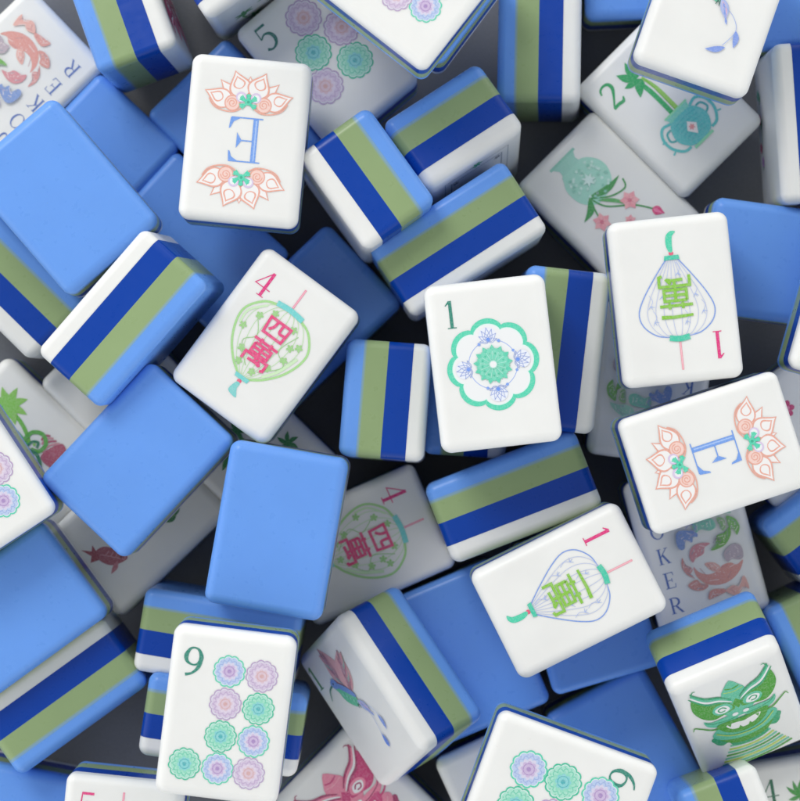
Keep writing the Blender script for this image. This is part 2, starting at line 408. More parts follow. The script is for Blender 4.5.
def two_bamboo(t):
    numeral(t, '2', GRN, -.84, 1.15)
    S = Art(t, 'painted_stem'); S.at()
    S.stroke([(-.16, .98, .8), (-.1, .5, 1), (-.1, -.3, 1)], .12, '2fab62').stroke([(-.02, .95, .6), (.06, .5, .9), (.06, -.3, 1)], .11, '93cc5a').stroke([(0, .9), (.02, .5), (.01, -.3)], .02, '6fae3c')
    for tip, w in (((-.42, 1.42), .2), ((-.05, 1.5), .18), ((.18, 1.18), .16), ((-.5, 1.05), .16), ((-.38, .62), .2), ((-.12, .72), .13)):
        S.fill(leaf((-.14, 1.02), tip, w, .03), '2ba45e')
    S.build()
    V = Art(t, 'painted_vase', 4); V.at(0, 0)
    tl = '5cc2c0'
    for f in (-1, 1):
        V.stroke([(f*.3, -.36), (f*.55, -.3), (f*.72, -.5), (f*.72, -.8), (f*.55, -1.06), (f*.35, -1.1)], .07, tl)
        V.stroke([(f*.42, -.46), (f*.56, -.48), (f*.62, -.66), (f*.5, -.74), (f*.44, -.64)], .05, '48aeae')
        V.line([(f*.7, -.62), (f*.8, -.56)], .04, tl).line([(f*.68, -.9), (f*.8, -.95)], .04, tl)
    V.fill([(-.34, -.2), (.34, -.2), (.3, -.36), (-.3, -.36)], '7fd2bd').line([(-.36, -.19), (.36, -.19)], .05, '8fdcae')
    V.fill([(-.28, -.36), (.28, -.36), (.46, -.55), (.5, -.8), (.38, -1.03), (.2, -1.14), (-.2, -1.14), (-.38, -1.03), (-.5, -.8), (-.46, -.55)], '62c4c2', True)
    V.line([(-.3, -1.18), (.3, -1.18)], .07, '8fdcae')
    for k in range(6): V.stroke([(-.36+.02*k, -.5-.1*k), (0, -.46-.1*k), (.36-.02*k, -.5-.1*k)], .014, '4fb0b6')
    V.fill([(0, -.58), (.15, -.76), (0, -.98), (-.15, -.76)], 'f3e9e4').fill(scal(0, -.76, .07, 6, .02), 'e89a9a')
    V.build()

def vase(t):
    V = Art(t, 'painted_vase'); V.at(0, -.08, 0, 1.13)
    c = 'a5dcc9'
    V.fill([(-.3, 1.2), (.18, 1.2), (.42, 1.0), (.5, .72), (.38, .42), (.1, .25), (-.25, .25), (-.48, .5), (-.52, .85), (-.42, 1.08)], c, True)
    V.fill([(-.42, 1.44), (.22, 1.44), (.14, 1.3), (.16, 1.18), (-.34, 1.18), (-.32, 1.3)], '9fd6c4').line([(-.46, 1.45), (.26, 1.45)], .06, '8fcdb9')
    rnd = random.Random(3)
    for q in range(46):
        a, r = rnd.random()*6.28, .42*math.sqrt(rnd.random())
        V.fill(scal(-.02+r*math.cos(a)*1.05, .72+r*math.sin(a), .035, 5, .012), rnd.choice(['c3e8dc', '8fcdb9', 'cdeee2']))
    V.fill([(.0+.17*(1 if i % 2 else .45)*math.cos(i*math.pi/7), .74+.17*(1 if i % 2 else .45)*math.sin(i*math.pi/7)) for i in range(14)], 'd3eee6')
    V.build()
    S = Art(t, 'painted_stem', 4); S.at()
    g = '3f9a50'
    S.stroke([(-.3, .42), (-.15, .0), (.35, -.45), (.62, -.85)], .04, g).stroke([(-.3, .42), (.1, .1), (.5, .0), (.62, .2)], .04, g).stroke([(-.3, .42), (-.42, .1), (-.48, -.12)], .04, g)
    S.fill(leaf((-.28, .45), (.62, .32), .17, -.1), g).fill(leaf((-.28, .45), (-.82, .1), .17, .1), g).fill(leaf((-.2, .25), (.3, -.42), .1, .06), '5fae62'); S.build()
    for x, y, r, k in ((-.5, -.2, .24, 0), (.36, -.3, .25, 20), (.02, -.66, .15, 40)):
        F = Art(t, 'painted_flower', 9); F.at(x, y, k)
        for q in range(6):
            a = math.radians(60*q); F.fill(drop((0, 0), (r*math.cos(a), r*math.sin(a)), r*.75), 'f3aeb2' if q % 2 else 'f0a0a8')
        F.fill(circ(0, 0, r*.2, 10), 'e0607c')
        for q in range(6):
            a = math.radians(60*q+30); F.line([(0, 0), (r*.5*math.cos(a), r*.5*math.sin(a))], .012, 'd9889a')
        F.build()
    B = Art(t, 'painted_bud', 9); B.at(.66, -.95, 205)
    B.fill(drop((0, -.12), (0, .2), .22), 'e0457f').fill(drop((.0, -.1), (.02, .16), .08), 'f07fa6'); B.build()

def glyph(t, ch, x, y, k, h, part=True):
    A = Art(t, 'painted_letter'); A.at(x, y, 0, k); w = .13
    ser = lambda px, py, l=.15: A.line([(px-l, py), (px+l, py)], .04, h)
    if ch == 'J': A.stroke([(.1, .5), (.1, -.2), (.02, -.46), (-.16, -.5, .6), (-.26, -.38, .9)], w, h); ser(.1, .5)
    if ch == 'O': A.stroke([(0, .5, .4), (-.27, .35, .8), (-.37, 0, 1.2), (-.27, -.35, .8), (0, -.5, .4), (.27, -.35, .8), (.37, 0, 1.2), (.27, .35, .8)], w*.9, h, True)
    if ch == 'K':
        A.line([(-.22, -.5), (-.22, .5)], w, h).line([(-.18, -.05), (.26, .48)], .05, h).line([(-.04, .1), (.3, -.5)], w, h); ser(-.22, .5); ser(-.22, -.5); ser(.26, .5, .12); ser(.3, -.5, .12)
    if ch == 'E':
        A.line([(-.18, -.5), (-.18, .5)], w, h).line([(-.34, .5), (.28, .5), (.3, .3)], .045, h).line([(-.34, -.5), (.3, -.5), (.34, -.26)], .045, h).line([(-.18, 0), (.16, 0)], .045, h).line([(.16, .12), (.16, -.12)], .045, h)
    if ch == 'R':
        A.line([(-.24, -.5), (-.24, .5)], w, h).stroke([(-.36, .5, .4), (.02, .5, .5), (.22, .36, 1), (.22, .14, 1), (.02, -.01, .5), (-.2, -.01, .4)], w, h).line([(0, -.02), (.34, -.5)], w*.9, h); ser(-.24, -.5); ser(.36, -.5, .08)
    A.build()

def joker(t):
    for ch, y in zip('JOKER', (1.2, .6, -.02, -.62, -1.24)): glyph(t, ch, -.86, y, .37, '4f6fb4')
    P = Art(t, 'painted_emblem'); P.at()
    red, red2, gr, te, bl = 'dd9a90', 'e6b0a4', '7dbb62', '7cc4aa', '7d98cc'
    col = {'body': red, 'inner': red2, 'flame_a': 'd6938e', 'flame_b': 'd69096', 'wing_a': 'd8968c', 'wing_b': red, 'wing_c': red2, 'head': 'b9aab2',
           'green_a': gr, 'green_b': '6fae50', 'green_c': '86b573', 'teal_a': te, 'teal_b': '98cdb6', 'blue_a': bl, 'lav_a': 'b5aad0'}
    rnd = random.Random(8)
    for k, pts in EMBLEM.items():
        P.fill(pts, col[k], True)
        cx = sum(p[0] for p in pts)/len(pts); cy = sum(p[1] for p in pts)/len(pts)
        for q in range(5):                       # fine veins and scales
            a = pts[(q*2) % len(pts)]; b = pts[(q*2+1) % len(pts)]
            P.stroke([(a[0]*.75+cx*.25, a[1]*.75+cy*.25), ((a[0]+b[0]+cx)/3, (a[1]+b[1]+cy)/3), (b[0]*.6+cx*.4, b[1]*.6+cy*.4)], .012, 'efe3e0' if q % 2 else 'bd868a' if col[k] in (red, red2) else '8f9aa8')
        for q in range(8):
            P.fill(circ(cx+rnd.uniform(-.12, .12), cy+rnd.uniform(-.08, .08), .012, 6), 'efe3e0')
    P.stroke([(-.18, .5), (-.05, .58), (.06, .5), (.0, .4), (-.08, .44)], .018, '8f9ad0').stroke([(-.1, .3), (.02, .36), (.1, .5)], .014, 'a9a3cb')
    P.stroke([(.38, .0), (.48, .1), (.58, .02), (.5, -.06)], .014, '8a7c8c').fill(circ(.52, .04, .02, 8), '70606c')
    P.build()

def bird(t, with_num, tail):
    if with_num: numeral(t, '1', '3f8a4c', -1.02, 1.2)
    B = Art(t, 'painted_bird'); B.at(.1 if with_num else 0, .04, 0, .98)
    pk, pk2, bl, gr, dk = 'd69aa0', 'bf7f8c', '6f93d6', '5fc39b', '2f6a5a'
    # wings
    for tip, off in (((-.3, 1.68), 0), ((.46, 1.3), .12)):
        root = (-.12+off, .28)
        B.fill(leaf(root, tip, .58, .08 if off else -.06), 'dfa9ac')
        for k in range(7):
            s = .3+.1*k; x0 = root[0]+(tip[0]-root[0])*s; y0 = root[1]+(tip[1]-root[1])*s
            b0 = (root[0]+(tip[0]-root[0])*(s-.28), root[1]+(tip[1]-root[1])*(s-.28))
            B.fill(leaf(b0, (x0+.16*(1 if off else -.7), y0+.0), .13, .01), (pk, pk2, '9fb4a8')[k % 3]).fill(leaf(b0, (x0-.12*(1 if off else -.7), y0-.02), .1, .01), (pk2, 'c99aa6', pk)[k % 3])
            B.stroke([b0, ((b0[0]+x0)/2+.03, (b0[1]+y0)/2), (x0+.02, y0)], .012, '7d7f94')
        B.stroke([root, ((root[0]+tip[0])/2-.06, (root[1]+tip[1])/2), tip], .02, '8a7a90')
    # body
    B.fill([(-.62, .78), (-.5, .84), (-.4, .72), (-.2, .5), (-.02, .28), (.02, .02), (-.12, -.08), (-.3, .05), (-.46, .25), (-.52, .5), (-.6, .64)], gr, True)
    B.fill([(-.66, .78), (-.52, .88), (-.38, .76), (-.4, .6), (-.56, .62)], bl, True)
    B.fill([(-.4, .72), (-.1, .46), (.06, .2), (.0, .14), (-.2, .34), (-.42, .58)], '6a8fd0', True)
    B.stroke([(-.64, .74, 1), (-.86, .68, .7), (-1.02, .46, .3)], .06, '2f8068')
    B.fill(circ(-.54, .76, .028, 8), '20303a')
    for k in range(9): B.fill(leaf((-.42+.045*k, .44-.05*k), (-.36+.045*k, .3-.045*k), .05), ('8fdcc0', '49ab8b')[k % 2])
    B.stroke([(-.06, -.02, 1), (-.1, -.14, .3)], .05, dk).stroke([(-.0, .0, 1), (-.02, -.16, .3)], .05, dk)
    # tail
    B.fill(leaf((.0, .05), (.25, -.42), .2, .02), 'a9b7e2').fill(leaf((.03, -.02), (.24, -.36), .08, .02), 'dcb0c6')
    for k in range(5): B.fill(leaf((.06+.04*k, -.05-.08*k), (.16+.035*k, -.2-.08*k), .05), ('7f9ade', '9aa9e0')[k % 2])
    if tail == 'long':
        B.stroke([(.1, -.1), (.4, -.3), (.55, -.6), (.36, -1.0)], .016, '9fb2e0')
        B.fill(leaf((.55, -.58), (.62, -.98), .14, .03), '7f9ade').fill(leaf((.44, -1.02), (.0, -1.2), .14, .03), '7f9ade')
    else:
        B.stroke([(.1, -.1), (.36, -.3), (.46, -.6), (.4, -.86)], .016, '9fb2e0').stroke([(.1, -.1), (.2, -.5), (.12, -.96)], .014, '9fb2e0')
        B.fill(leaf((.44, -.55), (.42, -.98), .12, .03), '7f9ade').fill(drop((.1, -1.32), (.12, -.92), .13), '5f86dc')
    B.build()

def lion(t, base, light, dark, edge, stretch=1.0, lift=0.0):
    A = Art(t, 'painted_lion_head'); A.at(); A.m = Matrix(((1.03, 0, 0), (0, stretch, lift), (0, 0, 1)))
    W = 'f0f0ee'
    # ruff
    for k, (y, h) in enumerate(((-1.0, light), (-1.1, edge), (-1.18, light), (-1.27, base), (-1.36, light), (-1.44, edge), (-1.52, light), (-1.60, base))):
        w = .5+.055*k
        A.stroke([(-w, y+.02), (-w*.5, y-.05), (0, y-.07), (w*.5, y-.04), (w, y+.06)], .055, h)
    # chin and beard
    A.fill([(-.72, -.5), (-.8, -.72), (-.66, -.86), (-.5, -.84), (-.4, -1.0), (0, -1.1), (.4, -1.0), (.5, -.82), (.68, -.84), (.8, -.68), (.72, -.46)], dark, True)
    A.fill([(-.6, -.55), (-.55, -.8), (-.3, -.96), (0, -1.0), (.3, -.95), (.55, -.78), (.6, -.5)], base, True)
    A.fill([(-.78, -.42), (-.7, -.62), (-.4, -.78), (0, -.84), (.4, -.77), (.7, -.58), (.78, -.36), (.4, -.2), (-.4, -.2)], light, True)
    # horn
    A.fill([(-.34, .5), (-.26, .76), (-.08, 1.0), (0, 1.06), (.09, .98), (.26, .74), (.34, .5), (0, .3)], light)
    A.stroke([(-.16, .84), (0, .78), (.17, .82)], .04, base); A.stroke([(-.22, .74), (0, .68), (.24, .72)], .02, edge)
    # face
    A.fill([(-.5, .3), (-.2, .5), (0, .56), (.2, .5), (.5, .3), (.3, 0), (.2, -.12), (-.2, -.12), (-.3, 0)], light, True)
    A.fill([(0, .45), (.12, .3), (0, .12), (-.12, .3)], base)
    for f in (-1, 1):
        A.fill([(f*.08, .16), (f*.3, .1), (f*.62, .05), (f*.86, .22), (f*1.0, .52), (f*.98, .82), (f*.9, .86), (f*.66, .56), (f*.34, .5), (f*.14, .34)], base, True)
        A.fill([(f*.14, .2), (f*.28, .12), (f*.5, .14), (f*.6, .28), (f*.5, .42), (f*.28, .42), (f*.15, .32)], light, True)
        A.fill([(f*.2, .2), (f*.34, .14), (f*.48, .18), (f*.54, .3), (f*.42, .37), (f*.26, .34)], W, True)
        A.stroke([(f*.27, .25), (f*.36, .32), (f*.46, .28), (f*.42, .2), (f*.31, .2)], .035, dark)
        for k in range(4):
            o = .07*k
            A.stroke([(f*.1, .34+o*.6, .4), (f*.35, .5+o*.8, 1), (f*.66, .6+o, 1), (f*.9, .86+o, .8), (f*(1.0-.04*k), .98+o*.6, .3)], .055, (dark, W, light, dark)[k])
        A.stroke([(f*.93, 1.0, .5), (f*.86, 1.14, .8), (f*.78, 1.14, .3)], .03, dark)
        # cheeks and whiskers
        A.fill([(f*.1, -.02), (f*.35, .0), (f*.7, .0), (f*.86, .1), (f*.82, -.08), (f*.6, -.22), (f*.3, -.2), (f*.1, -.16)], light, True)
        A.stroke([(f*.12, -.12), (f*.4, -.12), (f*.7, -.05), (f*.84, .06)], .03, dark)
        A.stroke([(f*.3, -.28, 1), (f*.7, -.26, .9), (f*.96, -.08, .7), (f*1.1, .02, .6), (f*1.16, -.06, .3)], .05, base)
        A.fill(circ(f*.13, -.03, .075, 12, .05), W)
    # mouth
    A.fill([(-.62, -.18), (-.3, -.16), (0, -.2), (.3, -.16), (.62, -.16), (.5, -.44), (.25, -.6), (0, -.64), (-.25, -.6), (-.5, -.44)], base, True)
    A.fill([(-.42, -.28), (-.2, -.28), (0, -.32), (.2, -.28), (.42, -.26), (.3, -.42), (.1, -.5), (-.12, -.5), (-.32, -.44)], W, True)
    for x in (-.34, .34): A.fill([(x-.05, -.27), (x+.05, -.27), (x, -.37)], base)
    A.stroke([(-.7, -.42), (-.4, -.64), (0, -.72), (.4, -.64), (.7, -.4)], .028, edge)
    for x in (-.12, .12): A.fill([(x-.05, -.5), (x+.05, -.5), (x, -.42)], base)
    A.build()

def star_leaves(A, x, y, r, h, n=7, ph=0):
    for q in range(n):
        a = 2*math.pi*q/n+ph; A.fill(leaf((x, y), (x+r*math.cos(a), y+r*math.sin(a)), r*.36, .02), h)
def bamboo_bird(t):
    A = Art(t, 'painted_bamboo'); A.at()
    A.stroke([(-.9, .9), (-.5, .95), (-.1, .85), (.12, .55), (.12, .25), (.08, .0)], .15, '2aa870').stroke([(.45, .9), (.42, .55), (.32, .25), (.18, .02)], .1, '6db844')
    A.stroke([(.0, .9), (-.2, .6), (-.22, .2), (-.3, -.3), (-.25, -.8)], .14, '4b9a40').stroke([(-.3, .85), (-.5, .3), (-.48, -.4)], .12, '3f9a78')
    star_leaves(A, .5, 1.0, .5, '8cc75c', 8, .3); A.fill(scal(.5, 1.02, .3, 8, .06), '86c757')
    star_leaves(A, .0, 1.1, .42, '4fbf6a', 7); star_leaves(A, -.5, 1.1, .4, '7cc95a', 7, .5)
    A.stroke([(.14, .16), (.42, .14), (.56, -.08), (.44, -.3), (.2, -.3), (.1, -.12)], .1, '5aa845').stroke([(.1, .0), (.26, -.02), (.34, -.14), (.22, -.2)], .06, '2c7f5a')
    A.stroke([(-.02, .1), (.1, -.3), (-.1, -.6), (-.3, -.5)], .09, '2c7f5a').fill(circ(.24, -.1, .04, 8), '8cc75c'); A.build()
    B = Art(t, 'painted_blossom', 6); B.at(.42, -.55, -20)
    B.fill([(-.3, .05), (.28, .08), (.24, -.3), (-.04, -.42), (-.26, -.28)], 'b0566c', True)
    for k in range(4): B.stroke([(-.24+.04*k, .1+.09*k), (0, .17+.09*k), (.24-.04*k, .1+.09*k)], .05, ('c98a94', 'b0566c')[k % 2])
    B.build()
def fish(t):
    A = Art(t, 'painted_fish'); A.at()
    r = 'a8525e'
    A.fill([(.42, -.72), (.38, -.95), (.25, -1.15), (.0, -1.25), (-.22, -1.2), (-.2, -.98), (-.02, -.82), (.2, -.68)], 'b0606c', True)
    A.fill([(-.12, -1.18), (-.4, -1.12), (-.3, -1.24), (-.5, -1.4), (-.22, -1.32), (-.12, -1.45), (-.02, -1.24)], r)
    for k in range(5): A.stroke([(-.1+.1*k, -1.15+.08*k), (.0+.1*k, -1.05+.06*k), (-.02+.09*k, -.92+.05*k)], .02, 'd09aa0')
    A.fill(leaf((.3, -.95), (.42, -1.28), .12, .02), 'c88088').fill(circ(.3, -.82, .03, 8), '60303c'); A.build()
    B = Art(t, 'painted_bamboo', 3); B.at()
    for a in (60, 100, 150, 200): 
        q = math.radians(a+60); B.fill(leaf((.5, .85), (.5+.32*math.cos(q), .85+.32*math.sin(q)), .13, .02), '2f7a48')
    B.stroke([(.5, .85), (.3, .4), (.2, -.3)], .05, '4a8a50'); B.build()
def bamboo(t, n):
    for x, y in ((.13, .4), (-.55, .12), (.78, -.7), (-.3, -.7)):
        A = Art(t, 'painted_bamboo'); A.at()
        A.stroke([(x, y), (x-.05, y-.3), (x+.02, y-.6)], .06, '4f9a52'); star_leaves(A, x, y, .3, '2f8a4a', 6, x); A.build()
def bamboo4(t):
    numeral(t, '4', '1c6a4c', -.8, 1.15)
    for x, y in ((-.1, .95), (.6, .9), (-.3, -.2), (.55, -.3)):
        A = Art(t, 'painted_bamboo'); A.at()
        A.stroke([(x, y), (x+.03, y-.35), (x-.02, y-.8)], .08, '4f9e42')
        for tip in ((-.3, .28), (-.12, .4), (.1, .42), (.3, .2), (.28, -.1), (-.3, -.05)): A.fill(leaf((x, y), (x+tip[0], y+tip[1]), .1, .02), '3f9440')
        A.build()
def framed(t):
    A = Art(t, 'painted_frame'); A.at()
    A.line([(-.9, -1.4), (.9, -1.4), (.9, 1.35), (-.9, 1.35)], .022, 'a4a9ae', True)
    A.line([(-.72, -1.2), (.72, -1.2), (.72, 1.1), (-.72, 1.1)], .03, '9a9fa6', True)
    for x, y in ((-.6, .95), (.6, .95), (-.6, -1.05), (.6, -1.05)): A.fill(scal(x, y, .09, 6, .03), '8a8f98')
    A.build()
    B = Art(t, 'painted_blossom', 5); B.at(0, 1.38); star_leaves(B, 0, 0, .16, '2fa878', 6); B.build()
def pink_plant(t):
    A = Art(t, 'painted_blossom'); A.at()
    A.stroke([(-.9, .55), (-.6, .35), (-.3, .1), (.1, .15)], .03, 'c8606c').fill(scal(-.5, -.28, .2, 6, .04), 'd0457a').fill(scal(-.5, -.28, .1, 5, .02), 'e78aaa')
    A.stroke([(-.5, -.28), (-.2, -.5), (.2, -.5), (.5, -.8)], .035, '4f9a52').fill(scal(.35, .1, .25, 6, .04), 'e58aa4'); A.build()
def side_flowers(t):
    A = Art(t, 'painted_stem'); A.at()
    A.stroke([(-.75, 1.0), (-.85, .5), (-.7, 0), (-.8, -.5)], .04, '3f9a50')
    for x, y in ((-.85, .7), (-.8, .1), (-.85, -.9)): A.fill(leaf((x, y), (x+.25, y+.25), .1), '3f9a50')
    A.build()
    for x, y, c in ((-.85, .35, 'd94a80'), (-.9, -.35, 'd94a80'), (-.75, -.7, 'c98ad0'), (-.9, .95, '5fc39b')):
        B = Art(t, 'painted_flower', 4); B.at(); B.fill(scal(x, y, .13, 6, .03), c); B.build()
# position (cm) and orientation quaternion of every tile in the heap
POSE = {
 'joker_tl': (-9.487, 7.833, 1.025, 0.3917, -0.0101, 0.0042, 0.92),
 'blue_small': (-7.653, 5.743, 1.022, 0.0023, 0.368, 0.9298, 0.0),
 'blue_big': (-7.814, 4.687, 4.229, 0.0025, -0.9378, -0.347, 0.0068),
 'stand_tl': (-6.706, 9.729, 2.487, 0.0974, -0.6712, -0.1461, -0.7202),
 'blue_e_under': (-3.914, 6.577, 1.02, 0.0027, -0.3764, 0.9264, -0.0062),
 'blue_e_low': (-5.004, 3.847, 1.002, 0.0014, 0.9132, 0.4075, 0.0003),
 'east_left': (-3.565, 5.939, 4.476, 0.0465, 0.0083, 0.0069, 0.9989),
 'five': (-1.75, 8.321, 1.591, 0.9397, -0.0043, -0.0067, 0.3419),
 'flowers_top': (-0.128, 9.49, 6.413, 0.8989, -0.0005, 0.0012, 0.4382),
 'green_top': (-3.854, 10.454, 2.712, 0.6744, 0.6783, 0.1978, 0.2142),
 'blue_top_mid': (0.235, 9.972, 3.833, 0.0132, 0.8934, 0.4491, -0.0041),
 'stand_top': (3.446, 8.971, 1.556, 0.0287, 0.6819, 0.016, 0.7307),
 'blue_top_r': (5.845, 11.244, 1.086, 0.0032, -0.9998, -0.021, -0.0027),
 'bird_top': (7.208, 9.117, 4.702, 0.9862, 0.0038, -0.0011, -0.1657),
 'two': (6.595, 7.189, 1.278, 0.9241, -0.0071, -0.0185, 0.3816),
 'blue_tr': (9.747, 10.373, 1.891, 0.0013, 0.9998, 0.0215, -0.0004),
 'stand_r': (9.885, 6.607, 2.467, 0.709, 0.0278, -0.7044, 0.0212),
 'vase': (5.121, 4.828, 1.033, 0.9235, -0.0051, 0.0121, 0.3834),
 'end_c1': (1.295, 6.106, 2.168, 0.745, 0.6004, 0.2177, 0.1927),
 'stand_c2': (1.371, 3.766, 2.777, 0.3441, 0.6154, -0.3321, 0.6266),
 'end_c0': (-0.796, 5.05, 3.171, 0.6449, 0.6131, -0.323, -0.3223),
 'blue_mid': (-2.214, 2.051, 1.002, 0.0012, 0.3933, 0.9194, -0.0006),
 'four': (-3.108, 1.252, 4.028, 0.9496, 0.0011, -0.0025, -0.3134),
 'stand_l1': (-6.224, 1.907, 4.254, 0.6317, -0.2301, -0.688, -0.2732),
 'stand_l0': (-9.486, 2.971, 1.931, 0.6531, 0.2748, -0.6513, 0.2716),
 'white_blank': (-6.542, 0.01, 1.021, 0.9267, -0.0001, -0.0055, 0.3757),
 'plant_l': (-9.171, -1.177, 1.012, 0.9177, 0.0032, 0.0013, 0.3974),
 'blue_l': (-6.068, -1.39, 3.936, 0.0113, 0.3679, 0.9298, -0.0005),
 'fish': (-6.411, -3.028, 1.204, 0.9217, -0.004, 0.0011, -0.3879),
 'bamboo_low': (-3.775, -1.106, 1.255, 0.9208, 0.0026, 0.001, 0.3901),
 'flowers_l': (-10.028, -1.672, 4.655, 0.9583, 0.004, 0.0007, 0.2858),
 'blue_c': (-2.832, -2.985, 4.381, 0.0061, 0.0868, 0.9962, 0.0002),
 'blue_bl': (-9.166, -5.005, 3.21, 0.002, -0.4538, -0.8911, -0.0046),
 'four_low': (-0.883, -3.533, 1.046, 0.8381, 0.0009, -0.0018, -0.5456),
 'end_mid': (-0.31, -0.058, 2.624, 0.5331, 0.5049, 0.4852, 0.4749),
 'one_dot': (2.106, 0.834, 5.213, 0.9983, 0.0, -0.0048, 0.0576),
 'stand_dot_r': (3.756, 1.205, 2.87, 0.037, 0.7084, -0.0436, 0.7035),
 'stand_dot_under': (1.682, 0.529, 1.419, 0.0282, 0.7014, -0.0167, 0.712),
 'one_wan_r': (6.287, 2.286, 4.791, 0.0526, 0.011, -0.0026, -0.9986),
 'blue_r': (9.193, 3.252, 2.464, 0.0048, -0.6568, 0.754, 0.0046),
 'joker_low': (6.144, 0.422, 1.347, 0.0658, -0.0011, -0.0011, 0.9978),
 'east_r': (7.136, -1.193, 4.882, 0.8093, -0.0092, 0.0099, -0.5872),
 'joker_r': (7.194, -3.537, 1.584, 0.9918, -0.0026, -0.0024, 0.1281),
 'gray_r': (9.845, -0.44, 1.58, 0.8949, -0.0009, 0.001, -0.4463),
 'white_edge_r': (10.663, 2.232, 4.783, 0.9905, -0.0045, 0.0044, -0.1373),
 'stand_rb': (10.734, -2.608, 1.756, 0.316, 0.63, -0.3111, 0.6375),
 'stand_rb2': (10.432, -6.336, 1.796, 0.1541, -0.689, -0.1585, -0.6902),
 'lion': (7.778, -6.742, 3.562, 0.9089, 0.3641, 0.0478, 0.1973),
 'bamboo_br': (10.033, -10.571, 1.004, 0.9964, -0.0006, -0.0008, 0.0845),
 'stand_b': (8.028, -10.629, 3.408, 0.1054, -0.6907, -0.1572, -0.698),
 'blue_b1': (5.626, -8.751, 0.997, 0.0008, 0.2514, -0.9679, 0.0003),
 'blue_b2': (4.543, -4.98, 1.387, 0.0013, 0.1413, -0.99, -0.002),
 'stand_c3': (2.691, -2.292, 2.681, 0.4063, 0.5732, -0.3937, 0.5928),
 'one_wan_b': (3.879, -4.381, 4.435, 0.8502, -0.0085, -0.0045, -0.5264),
 'blue_b3': (1.699, -6.122, 1.117, 0.0013, -0.1984, 0.9801, -0.0019),
 'bird': (-0.253, -6.882, 2.795, 0.8324, 0.0401, -0.4585, 0.3086),
 'stand_9a': (-4.307, -5.721, 2.205, 0.5337, 0.4553, -0.5445, 0.4597),
 'stand_9b': (-4.208, -7.679, 2.338, 0.5366, 0.4638, -0.5364, 0.4573),
 'nine': (-3.884, -6.997, 5.901, 0.9981, 0.0064, 0.0013, -0.0619),
 'five_wan': (-6.527, -10.629, 3.982, 0.9987, 0.0026, -0.0005, -0.0516),
 'blue_corner': (-9.544, -10.245, 1.452, 0.0014, 0.6368, -0.771, 0.0008),
 'stand_bl': (-8.105, -7.054, 2.103, 0.6312, -0.3279, -0.6274, -0.317),
 'lion_low': (-0.794, -10.134, 1.208, 0.9203, -0.0011, -0.0009, 0.3913),
 'six': (3.589, -8.894, 5.395, 0.5726, 0.0031, 0.0017, -0.8198),
 'gray_b': (2.853, -9.939, 1.25, 0.977, 0.0039, -0.0015, 0.2132),
}
# ------------------------------------------------------------------ the tiles: what is on each face and how to tell it apart
ROSE9 = [(-.03, 1.0, 'blue'), (.7, .98, 'lav'), (-.03, .27, 'lav'), (.71, .25, 'green'), (-.05, -.46, 'green'), (.69, -.48, 'blue'), (-.03, -1.18, 'blue'), (.67, -1.2, 'lav'), (-.77, -1.16, 'green')]
SIX = [(-.35, -.87, 'blue'), (-.35, -.05, 'green'), (-.35, .84, 'blue'), (.5, -.87, 'green'), (.5, -.03, 'lav'), (.5, .84, 'green')]
FIVE = [(.16, 1.07, 'lav'), (.72, .3, 'lav'), (-.2, .27, 'green'), (.45, -.52, 'green'), (-.5, -.54, 'lav')]
TOPF = [(-.23, -1.05, 'blue'), (-.42, -.4, 'lav'), (.42, -1.05, 'green'), (.4, -.35, 'green'), (-.45, .4, 'blue'), (.4, .4, 'lav'), (0, 1.1, 'green')]
LEFTF = [(.5, -1.05, 'blue'), (.77, -.35, 'lav'), (-.25, -1.05, 'lav'), (0, -.3, 'green'), (.4, .4, 'green')]
def art_five(t): numeral(t, '5', '24776a', -.84, 1.28); flowers(t, FIVE, .42)
def art_nine(t): numeral(t, '9', DKGREEN, -.85, 1.12); flowers(t, ROSE9, .34)
def art_six(t): numeral(t, '6', DKGREEN, -.86, 1.2); flowers(t, SIX, .4)
def art_topf(t): flowers(t, TOPF, .34)
def art_leftf(t): flowers(t, LEFTF, .36)
def art_four(t): numeral(t, '4', MAG, -.86, 1.17); lantern(t, 'round'); chars(t, four_char, 'e5467f', .46, -.22, .62)
def art_one(t): numeral(t, '1', MAG, -.85, 1.12); lantern(t, 'pear'); chars(t, one_char, '86c33c', .38, -.18, .72)
def art_fivew(t): numeral(t, '5', MAG, -.84, 1.2); lantern(t, 'round'); chars(t, five_char, 'e5467f', .46, -.22, .62)
def art_bird1(t): bird(t, True, 'short')
def art_bird2(t): bird(t, True, 'long')
def art_green_lion(t): lion(t, '3f9c1c', '58c29c', '18a068', 'b4d44e', 1.16, .24)
def art_pink_lion(t): lion(t, 'cc4379', 'ea8aa2', 'a83364', 'f0a9b6', 1.03, .42)
def art_leaves(t): bamboo(t, 3)

